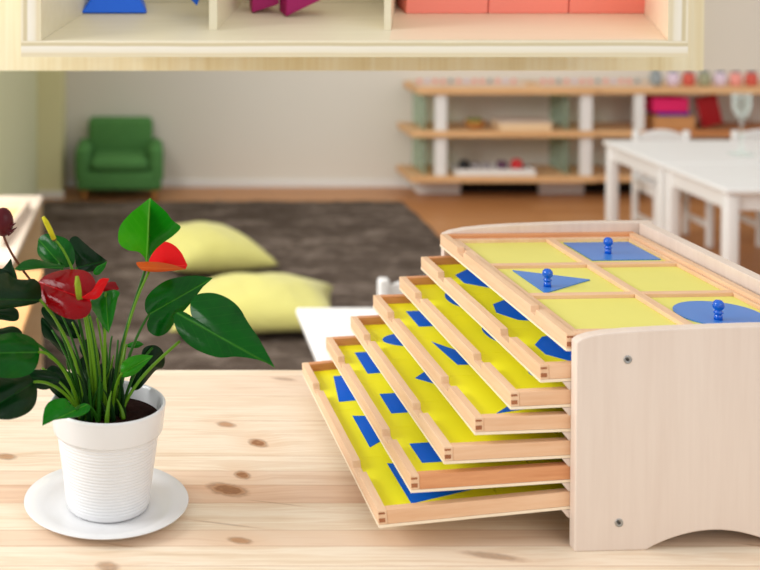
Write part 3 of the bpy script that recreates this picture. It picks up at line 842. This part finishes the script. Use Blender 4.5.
def stem(base, top, mat, r0=.0019, r1=.0012, bend=None, name='stem'):
    base = Vector(base) - PORG; top = Vector(top) - PORG
    h = top - base
    m1 = base + Vector((h.x * .12, h.y * .12, h.z * .5)); m2 = top - Vector((h.x * .35, h.y * .35, h.z * .15))
    if bend: m1 += Vector(bend) * .5; m2 += Vector(bend)
    pts = bez(base, m1, m2, top); k = len(pts)
    return MB().tube(pts, [r0 + (r1 - r0) * i / (k - 1) for i in range(k)], 8).build(name, mat, pp)
def base_pt(dx, dy): return (SXC + dx, SYC + dy, TZ + .103)
UPC = (0, -.75, .66)
# (attach px,py,depth) (tip px,py,depth) width(m) normal material fold curl, base offset, stem material
K = 1.0 / 881
def LF(ap, bp, w, n, mat, fold=.15, curl=.12, base=None, sm='stem_g', bend=None, nm='leaf', r=.0016, wave=.03, asym=1.0, notch=1.0):
    A = aty(*ap); B = aty(*bp)
    leaf(A, B, w * K, n, M[mat], fold, curl, wave, nm, notch, asym)
    if base: stem(base_pt(*base), A, M[sm], .0021, r, bend)
def outline_leaf(name, pts, joint, tip, y0, gx, gy, mat, bulge=.006, groove=.003, base=None, sm='stem_g', bend=None, r=.0015, s=2.533, oy=180):
    """blade from a surveyed outline; y0 depth at the joint, gx gy its tilt per 100 px, bulge = doming of the blade"""
    q2 = [(x / s, oy + y / s) for x, y in pts]; J = (joint[0] / s, oy + joint[1] / s); T = (tip[0] / s, oy + tip[1] / s)
    n = len(q2); sm_ = []
    for i in range(n):
        p0, p1, p2, p3 = q2[i - 1], q2[i], q2[(i + 1) % n], q2[(i + 2) % n]
        sharp = any(abs(p1[0] - c[0]) + abs(p1[1] - c[1]) < .6 for c in (T,)) or any(abs(p2[0] - c[0]) + abs(p2[1] - c[1]) < .6 for c in (T,))
        for k in range(4):
            t = k / 4
            if sharp: sm_.append((p1[0] + (p2[0] - p1[0]) * t, p1[1] + (p2[1] - p1[1]) * t)); continue
            sm_.append(tuple(.5 * (2 * b_ + (c_ - a_) * t + (2 * a_ - 5 * b_ + 4 * c_ - d_) * t * t + (3 * b_ - a_ - 3 * c_ + d_) * t ** 3) for a_, b_, c_, d_ in zip(p0, p1, p2, p3)))
    cx = (J[0] * .62 + T[0] * .38); cy = (J[1] * .62 + T[1] * .38)
    ax = Vector((T[0] - J[0], T[1] - J[1])); L = ax.length; ax /= L; px_ = Vector((-ax.y, ax.x))
    NR = 8; vs = []; uv = []; fs = []; N = len(sm_)
    wmax = max(abs((Vector(p) - Vector(J)).dot(px_)) for p in sm_)
    sd = random.random() * 40
    for k in range(NR + 1):
        q = k / NR
        for (x, y) in sm_:
            X = cx + (x - cx) * q; Y = cy + (y - cy) * q
            v = Vector((X - J[0], Y - J[1])); along = v.dot(ax) / L; ac = v.dot(px_) / wmax
            d = y0 + gx * (X - J[0]) / 100 + gy * (Y - J[1]) / 100
            d -= bulge * (1 - q * q) - groove * max(0, 1 - abs(ac) * 3.2) * (1 - q ** 4)
            d += .003 * q * q * noise.noise(Vector((X * .06 + sd, Y * .06, 0)))
            vs.append(aty(X, Y, d) - PORG); uv.append((.5 + ac * .5, along))
    for k in range(NR):
        for i in range(N):
            j = (i + 1) % N; fs.append((k * N + i, (k + 1) * N + i, (k + 1) * N + j, k * N + j))
    # orient the faces to the camera side (upper surface of the blade)
    area_ = sum(sm_[i][0] * sm_[(i + 1) % N][1] - sm_[(i + 1) % N][0] * sm_[i][1] for i in range(N))
    if area_ > 0: fs = [f[::-1] for f in fs]
    o = MB().add(vs, fs, True, uv).build(name, M[mat], pp)
    if base: stem(base_pt(*base), aty(J[0], J[1], y0 - bulge * .3), M[sm], .0020, r, bend)
    return o
OL = outline_leaf
# right side
OL('leaf', [(540,248),(500,242),(460,245),(420,255),(385,280),(368,305),(368,330),(377,346),(372,365),(378,385),(400,396),(425,385),(450,350),(485,310),(515,270)], (378,340), (540,248), 1.315, .05, -.06, 'leaf', .008, .004, (.010, .004))
OL('leaf', [(496,360),(484,340),(482,315),(490,298),(505,288),(540,286),(575,298),(605,322),(625,355),(638,375),(655,400),(675,435),(697,476),(680,466),(650,455),(600,448),(555,450),(510,436),(475,415),(450,385),(440,355),(445,338),(462,333),(482,343)], (494,362), (697,476), 1.27, -.02, -.09, 'leaf', .010, .005)
stem(base_pt(.014, -.002), aty(180, 341, 1.285), M['stem_l'], .0021, .0016, (.004, 0, -.004))
OL('leaf', [(380,45),(355,65),(330,85),(305,115),(299,145),(305,165),(325,178),(350,182),(365,195),(372,208),(377,150),(384,100)], (371,205), (380,45), 1.335, .16, .02, 'leaf_bright', .007, .0)  # backlit half of the top leaf, light painted in as a brighter green
OL('leaf', [(380,45),(384,100),(377,150),(372,208),(380,195),(395,175),(415,158),(440,140),(458,120),(445,108),(435,100),(420,80),(395,58)], (374,205), (380,45), 1.335, -.12, .02, 'leaf_mid', .003, .0)  # other half of the same leaf, its shade painted in as a darker green
stem(base_pt(.002, .010), aty(147.5, 262, 1.335), M['stem_g'], .0021, .0016, (.004, 0, -.01))
OL('flower_spathe', [(378,208),(384,190),(395,172),(412,156),(440,164),(462,188),(475,216),(470,226),(430,224),(395,218)], (385,215), (475,216), 1.345, -.03, -.12, 'spathe_bright', .006, .003)
OL('flower_spathe', [(345,210),(360,207),(400,208),(440,215),(472,226),(440,230),(400,233),(370,231),(355,225)], (372,222), (472,226), 1.325, .01, -.10, 'spathe_under', .004, .0)
stem(base_pt(.006, .012), aty(150, 270, 1.33), M['stem_l'], .0021, .0015, (-.002, 0, -.004))
# big red flower
OL('flower_spathe', [(97,258),(110,245),(140,232),(180,226),(215,230),(235,245),(243,265),(240,285),(228,298),(232,318),(228,335),(215,348),(190,353),(160,347),(125,325),(105,295)], (206,298), (97,258), 1.24, -.03, -.10, 'spathe', .010, .006, (-.012, 0), 'stem_l')
OL('flower_spathe', [(205,298),(240,302),(258,288),(277,250),(262,248),(248,256),(244,275),(230,290)], (206,299), (277,250), 1.235, .02, -.06, 'spathe_bright', .003, .0)
OL('flower_spathe', [(268,262),(292,258),(302,276),(285,284),(262,282)], (268,272), (302,276), 1.27, .02, -.06, 'spathe', .003, .0)
sp = [aty(79, 298, 1.222) - PORG, aty(78.5, 291, 1.217) - PORG, aty(77.5, 283, 1.215) - PORG, aty(77, 276, 1.216) - PORG]
MB().tube(sp, [.0030, .0034, .0032, .0018], 12).build('flower_spadix', M['spadix_g'], pp)
sp = [aty(54, 239, 1.27) - PORG, aty(50, 230, 1.268) - PORG, aty(46, 222, 1.266) - PORG, aty(43, 217, 1.265) - PORG]
MB().tube(sp, [.0027, .0031, .0029, .0018], 12).build('flower_spadix', M['spadix_y'], pp)
MB().tube([aty(54, 239, 1.27) - PORG, aty(54.3, 240.5, 1.27) - PORG], .0026, 10).build('spadix_collar', M['stem_b'], pp)
stem(base_pt(-.016, .0), aty(54, 239, 1.27), M['stem_l'], .0021, .0013, (.008, 0, .01))
# leaves behind the red flower
OL('leaf', [(175,155),(192,142),(215,160),(245,185),(272,205),(255,215),(240,230),(215,232),(195,222),(188,190)], (192,222), (272,205), 1.335, .05, -.05, 'leaf_dark', .006, .003, (-.008, .015))
OL('leaf', [(236,236),(246,218),(272,206),(266,222),(250,240)], (238,236), (272,206), 1.325, .05, -.05, 'leaf_mid', .002, .0)
OL('leaf', [(95,165),(100,145),(120,136),(150,142),(170,150),(185,170),(190,195),(185,215),(165,222),(150,215),(125,215),(105,200),(95,185)], (150,210), (97,150), 1.30, -.05, -.04, 'leaf', .008, .004, (-.018, .01))
OL('leaf', [(35,226),(55,208),(80,200),(105,204),(130,210),(165,218),(150,226),(120,224),(80,222),(50,230)], (160,221), (35,226), 1.27, .05, -.12, 'leaf', .003, .0)
# folded green leaf below the red flower
OL('leaf', [(228,312),(250,290),(285,278),(303,285),(298,300),(292,330),(285,360),(275,388),(260,370),(245,345)], (268,286), (275,388), 1.262, -.08, -.04, 'leaf_mid', .008, .004, (-.004, -.004), 'stem_l')
# left dark leaves
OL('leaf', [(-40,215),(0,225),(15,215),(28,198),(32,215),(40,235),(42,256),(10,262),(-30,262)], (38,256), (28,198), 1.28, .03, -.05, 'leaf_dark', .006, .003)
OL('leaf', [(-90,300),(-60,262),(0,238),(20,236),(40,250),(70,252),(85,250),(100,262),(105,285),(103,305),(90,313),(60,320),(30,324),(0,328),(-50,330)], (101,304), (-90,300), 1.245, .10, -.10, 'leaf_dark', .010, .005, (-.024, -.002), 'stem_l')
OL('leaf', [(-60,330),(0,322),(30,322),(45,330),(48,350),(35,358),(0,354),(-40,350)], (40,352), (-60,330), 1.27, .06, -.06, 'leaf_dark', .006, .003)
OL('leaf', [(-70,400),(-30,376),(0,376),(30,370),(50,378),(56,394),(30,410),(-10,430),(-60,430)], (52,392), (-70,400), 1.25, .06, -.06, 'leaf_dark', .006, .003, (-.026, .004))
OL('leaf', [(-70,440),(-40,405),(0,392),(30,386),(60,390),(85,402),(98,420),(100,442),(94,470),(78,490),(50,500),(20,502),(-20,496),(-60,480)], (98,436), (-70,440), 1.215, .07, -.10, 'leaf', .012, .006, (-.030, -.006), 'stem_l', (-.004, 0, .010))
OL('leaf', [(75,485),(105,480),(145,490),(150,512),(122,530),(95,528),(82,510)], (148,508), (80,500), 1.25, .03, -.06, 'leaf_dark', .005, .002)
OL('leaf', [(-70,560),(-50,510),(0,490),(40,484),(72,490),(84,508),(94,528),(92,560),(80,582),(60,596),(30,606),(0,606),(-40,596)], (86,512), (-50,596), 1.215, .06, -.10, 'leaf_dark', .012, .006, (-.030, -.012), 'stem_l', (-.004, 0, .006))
# front leaf over the rim
OL('leaf', [(107,205),(109,180),(114,158),(126,143),(145,136),(166,136),(180,150),(194,160),(205,150),(218,148),(228,155),(225,168),(205,180),(175,185),(145,189),(122,195)], (192,164), (107,205), 1.205, .03, -.10, 'leaf_mid', .007, .004, (-.010, -.024), 'stem_g', (0, 0, .010), oy=345)
# small right leaves
OL('leaf', [(306,486),(310,464),(330,448),(360,442),(388,445),(368,468),(345,490),(320,500),(308,496)], (308,490), (388,445), 1.25, .02, -.05, 'leaf_bright', .005, .003, (.004, -.006), 'stem_l')
OL('leaf', [(330,520),(330,500),(350,475),(356,450),(365,425),(390,418),(410,430),(418,455),(412,475),(395,482),(375,505),(355,528),(340,532)], (386,425), (338,530), 1.31, .03, .02, 'leaf_dark', .007, .004, (.016, .008), 'stem_g')
OL('leaf', [(318,420),(335,410),(352,408),(365,416),(352,424),(335,426)], (320,420), (365,416), 1.34, .02, -.08, 'leaf_mid', .002, .0, (.008, .012), 'stem_l')
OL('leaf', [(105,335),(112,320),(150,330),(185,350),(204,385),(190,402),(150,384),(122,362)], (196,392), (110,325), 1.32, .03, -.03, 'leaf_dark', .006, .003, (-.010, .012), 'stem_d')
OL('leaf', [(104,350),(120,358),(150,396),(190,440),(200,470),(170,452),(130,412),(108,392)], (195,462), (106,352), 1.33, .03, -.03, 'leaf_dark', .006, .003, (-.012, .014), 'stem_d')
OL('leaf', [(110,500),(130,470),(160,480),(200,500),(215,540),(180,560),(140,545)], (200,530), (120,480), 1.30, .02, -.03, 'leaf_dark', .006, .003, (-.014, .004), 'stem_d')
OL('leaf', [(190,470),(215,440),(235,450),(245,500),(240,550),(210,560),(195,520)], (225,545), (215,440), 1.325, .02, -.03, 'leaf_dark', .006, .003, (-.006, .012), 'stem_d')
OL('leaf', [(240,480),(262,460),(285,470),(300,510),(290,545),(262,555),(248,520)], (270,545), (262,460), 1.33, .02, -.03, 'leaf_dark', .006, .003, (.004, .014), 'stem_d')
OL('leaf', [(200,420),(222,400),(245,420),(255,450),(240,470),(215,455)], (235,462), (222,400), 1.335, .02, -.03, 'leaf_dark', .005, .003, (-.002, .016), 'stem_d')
# bud at the left edge
bd = MB(); c_ = aty(3, 222, 1.26) - PORG
bd.sphere(c_, .0125, 16, (.95, .8, 1.3)); bd.build('flower_bud', M['bud'], pp)
for k, (dx, dz) in enumerate(((.011, -.004), (.012, -.009), (.009, -.013))):
    MB().tube([c_ + Vector((.004, -.004, -.006)), c_ + Vector((dx * .8, -.005, dz)), c_ + Vector((dx + .004, -.004, dz + .004))], [.0035, .002, .0003], 6).build('bud_petal', M['bud'], pp)
MB().tube(bez(c_ + Vector((0, 0, -.012)), aty(6, 246, 1.26) - PORG, aty(16, 262, 1.265) - PORG, aty(32, 282, 1.28) - PORG), .0014, 8).build('stem', M['stem_b'], pp)
stem(base_pt(-.03, .002), aty(31.5, 281.5, 1.28), M['stem_g'], .0020, .0014)
# extra petioles of the bundle
rs = random.Random(11)
ex = [((60, 312), 1.30, 'stem_g', (-.022, .0)), ((72, 322), 1.29, 'stem_l', (-.016, .004)), ((84, 318), 1.28, 'stem_g', (-.010, -.004)), ((90, 316), 1.29, 'stem_l', (-.006, .0)),
      ((97, 318), 1.28, 'stem_l', (-.001, -.006)), ((102, 322), 1.29, 'stem_g', (.002, .004)), ((52, 330), 1.30, 'stem_g', (-.026, -.004)), ((66, 340), 1.27, 'stem_d', (-.018, -.012)),
      ((118, 340), 1.30, 'stem_g', (.006, .0)), ((126, 344), 1.31, 'stem_l', (.010, .006)), ((112, 336), 1.32, 'stem_g', (.002, .010)), ((76, 330), 1.32, 'stem_d', (-.010, .014)),
      ((42, 368), 1.26, 'stem_l', (-.028, -.010)), ((48, 356), 1.28, 'stem_l', (-.026, .0))]
for (q, y, m, bo) in ex:
    stem(base_pt(*bo), aty(q[0], q[1], y), M[m], .0017, .0011, (rs.uniform(-.004, .004), 0, 0))
for k in range(34):
    a = rs.uniform(0, 2 * PI); r_ = rs.uniform(.005, .03); h_ = rs.uniform(.02, .065)
    b0 = Vector(base_pt(r_ * math.cos(a) - .008, r_ * math.sin(a)))
    stem(b0, b0 + Vector((rs.uniform(-.014, .014), rs.uniform(-.01, .01), h_)), M[rs.choice(['stem_d', 'stem_d', 'stem_d', 'stem_l', 'stem_g'])], .0030, .0006, name='leaf_sheath')

# ------------------------------------------------------------------ hanging board with the sloped plywood display box
YB = 1.65
def Zat(py, y): return aty(0, py, y).z
def Xat(px, y, py=40): return aty(px, py, y).x
YP = YB + .30                       # board behind the box
zb = Zat(71, YP)
xr = Xat(692, YP); xr2 = Xat(704, YP)
struct(MB().box(-1.2, 1.6, YP + .022, YP + .07, zb, 2.4).build('wall_upper', M['grey_wall']), 'grey plastered wall section above the room opening', 'wall')
wbd = thing('wall_board', 'pale vertical-grained wooden board on the upper wall behind the open box', 'board', ((-.5 + xr) / 2, YP, zb))
MB().box(-.5 - (-.5 + xr) / 2, xr - (-.5 + xr) / 2, 0, .02, .0005, .62).build('board_face', M['front'], wbd)
MB().box(xr - (-.5 + xr) / 2 + .0002, xr2 - (-.5 + xr) / 2, 0, .0215, .0005, .62).build('edge_strip', M['front'], wbd)

SL = math.atan2(.031, .2); SK = .05 / .2
xl0, xl1 = Xat(21, YB), Xat(41, YB); xr1, xr0 = Xat(668, YB), Xat(688, YB)
zf0, zf1 = Zat(57, YB), Zat(41, YB)
bx = thing('compartment_box', 'pale plywood open box with three compartments fixed to the upper wooden board', 'box', (xl0, YB, zf0))
tz = zf1 - zf0; dep = .2995; wB = xr0 - xl0; hB = .26
def sk(x, d, z):                    # the box's own frame: sides run off square, floor slopes up to the back
    return Vector((x + d * SK, d, z + d * math.tan(SL)))
def skbox(x0, x1, d0, d1, z0, z1, name, mat, parent, uv=None):
    vs = [sk(x, d, z) for z in (z0, z1) for d in (d0, d1) for x in (x0, x1)]
    m = MB()
    f = [(0, 2, 3, 1), (4, 5, 7, 6), (0, 1, 5, 4), (2, 6, 7, 3), (0, 4, 6, 2), (1, 3, 7, 5)]
    if uv == 'h': u = [(x, z) for z in (0, 1) for d in (0, 1) for x in (0, 1)]
    elif uv == 'v': u = [(z, x) for z in (0, 1) for d in (0, 1) for x in (0, 1)]
    elif uv == 'vr': u = [(z, 1 - x) for z in (0, 1) for d in (0, 1) for x in (0, 1)]
    else: u = None
    m.add(vs, f, False, u); return m.build(name, mat, parent)
skbox(0, wB, 0, .004, 0, tz, 'front_edge', M['ply_edge'], bx, 'h')
skbox(0, wB, .0041, dep, 0, tz, 'box_floor', M['boxin'], bx)
wl = xl1 - xl0
skbox(0, wl, 0, .004, tz + .0002, hB, 'side_edge', M['ply_edge'], bx, 'vr')
skbox(wB - wl, wB, 0, .004, tz + .0002, hB, 'side_edge', M['ply_edge'], bx, 'v')
skbox(0, wl, .0041, dep, tz + .0002, hB, 'side_wall', M['boxin'], bx)
skbox(wB - wl, wB, .0041, dep, tz + .0002, hB, 'side_wall', M['boxin_bounce'], bx)
d1a, d1b = Xat(209, YB + .072) - xl0 - .018, Xat(217, YB + .072) - xl0 - .018
d2a, d2b = Xat(384, YB + .072) - xl0 - .018, Xat(391, YB + .072) - xl0 - .018
skbox(d1a, d1b, .072, dep - .01, tz + .0002, hB - .001, 'divider', M['boxin'], bx)
skbox(d2a, d2b, .072, dep - .01, tz + .0002, hB - .001, 'divider', M['boxin'], bx)
skbox(wl, wB - wl, dep - .0098, dep, tz + .0002, hB, 'box_back', M['boxin'], bx)
skbox(d2b + .0005, wB - wl - .0005, .006, dep - .011, tz + .0002, tz + .001, 'floor_bounce_tint', M['boxin_bounce'], bx)  # thin sheet painting the cubes' reflected red onto the floor
BXO = Vector((xl0, YB, zf0))
def inbox(px, d):                   # a point on the sloping floor at inner depth d
    z = tz + .0012
    p = sk(0, d, z) + BXO
    return Vector((Xat(px, YB + d, 14), YB + d, p.z))
Rs = Matrix.Rotation(SL, 4, 'X')
def put(mb, name, mat, label, cat, loc, rz=0, group=None):
    o = mb.build(name, mat, bevel=.0015); o.location = loc
    o.rotation_euler = (SL, 0, rz); return tag(o, label, cat, group)
# coral cubes
cubes = [(406, 487.5, 'coral cube in the right compartment of the open box, leftmost of three'), (488.5, 568, 'coral cube between two other coral cubes in the open box'), (569, 648.5, 'coral cube in the right compartment of the open box, rightmost of three')]
for a_, b_, lb in cubes:
    d = .19; p0 = inbox(a_, d); p1 = inbox(b_, d)
    w = p1.x - p0.x
    put(MB().box(0, w, 0, .075, 0, .12), 'coral_cube', M['coral'], lb, 'cube', p0, 0, 'coral cubes in the open box')
# blue solids
p0 = inbox(80, .19); p1 = inbox(148, .19); w = p1.x - p0.x
m = MB().add([(0, 0, 0), (w, 0, 0), (w - .004, .09, 0), (.02, .09, 0), (.040, .03, .055), (w - .034, .03, .055), (w - .036, .065, .055), (.042, .065, .055)],
             [(0, 1, 5, 4), (1, 2, 6, 5), (2, 3, 7, 6), (3, 0, 4, 7), (4, 5, 6, 7), (3, 2, 1, 0)])
o_ = put(m, 'blue_pyramid', M['blue_solid'], 'bright blue pyramid-like solid in the left compartment of the open box', 'solid shape', p0)
o_.modifiers[0].width = .004; o_.modifiers[0].segments = 3
p0 = inbox(211, .16)
m = MB().prism([(-.030, .045), (0.006, .006), (.014, .03), (.012, .075), (-.02, .10)], 0, .03, 'xz')
o_ = put(m, 'blue_prism', M['blue_solid'], 'bright blue slanted solid beside the first divider of the open box', 'solid shape', p0 + Vector((-.028, 0, .012)), 0)
# magenta solids
p0 = inbox(252, .195)
m = MB().prism([(0, 0), (.043, .014), (.043, .10), (.0, .10)], 0, .05, 'xz')
put(m, 'magenta_prism', M['magenta'], 'magenta solid shape in the middle compartment, left one', 'solid shape', p0, math.radians(0))
p0 = inbox(286, .165)
m = MB().prism([(0, 0), (.075, .036), (.062, .10), (-.001, .10)], 0, .045, 'xz')
put(m, 'magenta_prism', M['magenta'], 'magenta solid shape with a sharp lower corner, right one in the middle compartment', 'solid shape', p0, math.radians(8))

# ------------------------------------------------------------------ light
w = bpy.data.worlds.new('world'); sc.world = w; w.use_nodes = True
bg = w.node_tree.nodes['Background']; bg.inputs[0].default_value = (1.0, .99, .98, 1); bg.inputs[1].default_value = .82
def area(name, loc, tgt, sx, sy, e, col=(1, 1, 1)):
    l = bpy.data.lights.new(name, 'AREA'); l.shape = 'RECTANGLE'; l.size = sx; l.size_y = sy; l.energy = e; l.color = col
    o = bpy.data.objects.new(name, l); COL.objects.link(o); o.location = loc
    o.rotation_euler = (Vector(tgt) - Vector(loc)).to_track_quat('-Z', 'Y').to_euler(); return o
area('window_light', (-2.6, 1.2, 2.3), (.3, 1.6, .7), 1.6, 1.3, 78, (1, 1, .99))
area('room_window_light', (-1.6, 3.4, 2.3), (1.6, 6.2, .4), 2.0, 1.5, 120, (1, .99, .97))
area('front_light', (1.6, -1.2, 2.2), (.6, 1.4, .8), 2.0, 1.4, 14, (1, .99, .98))
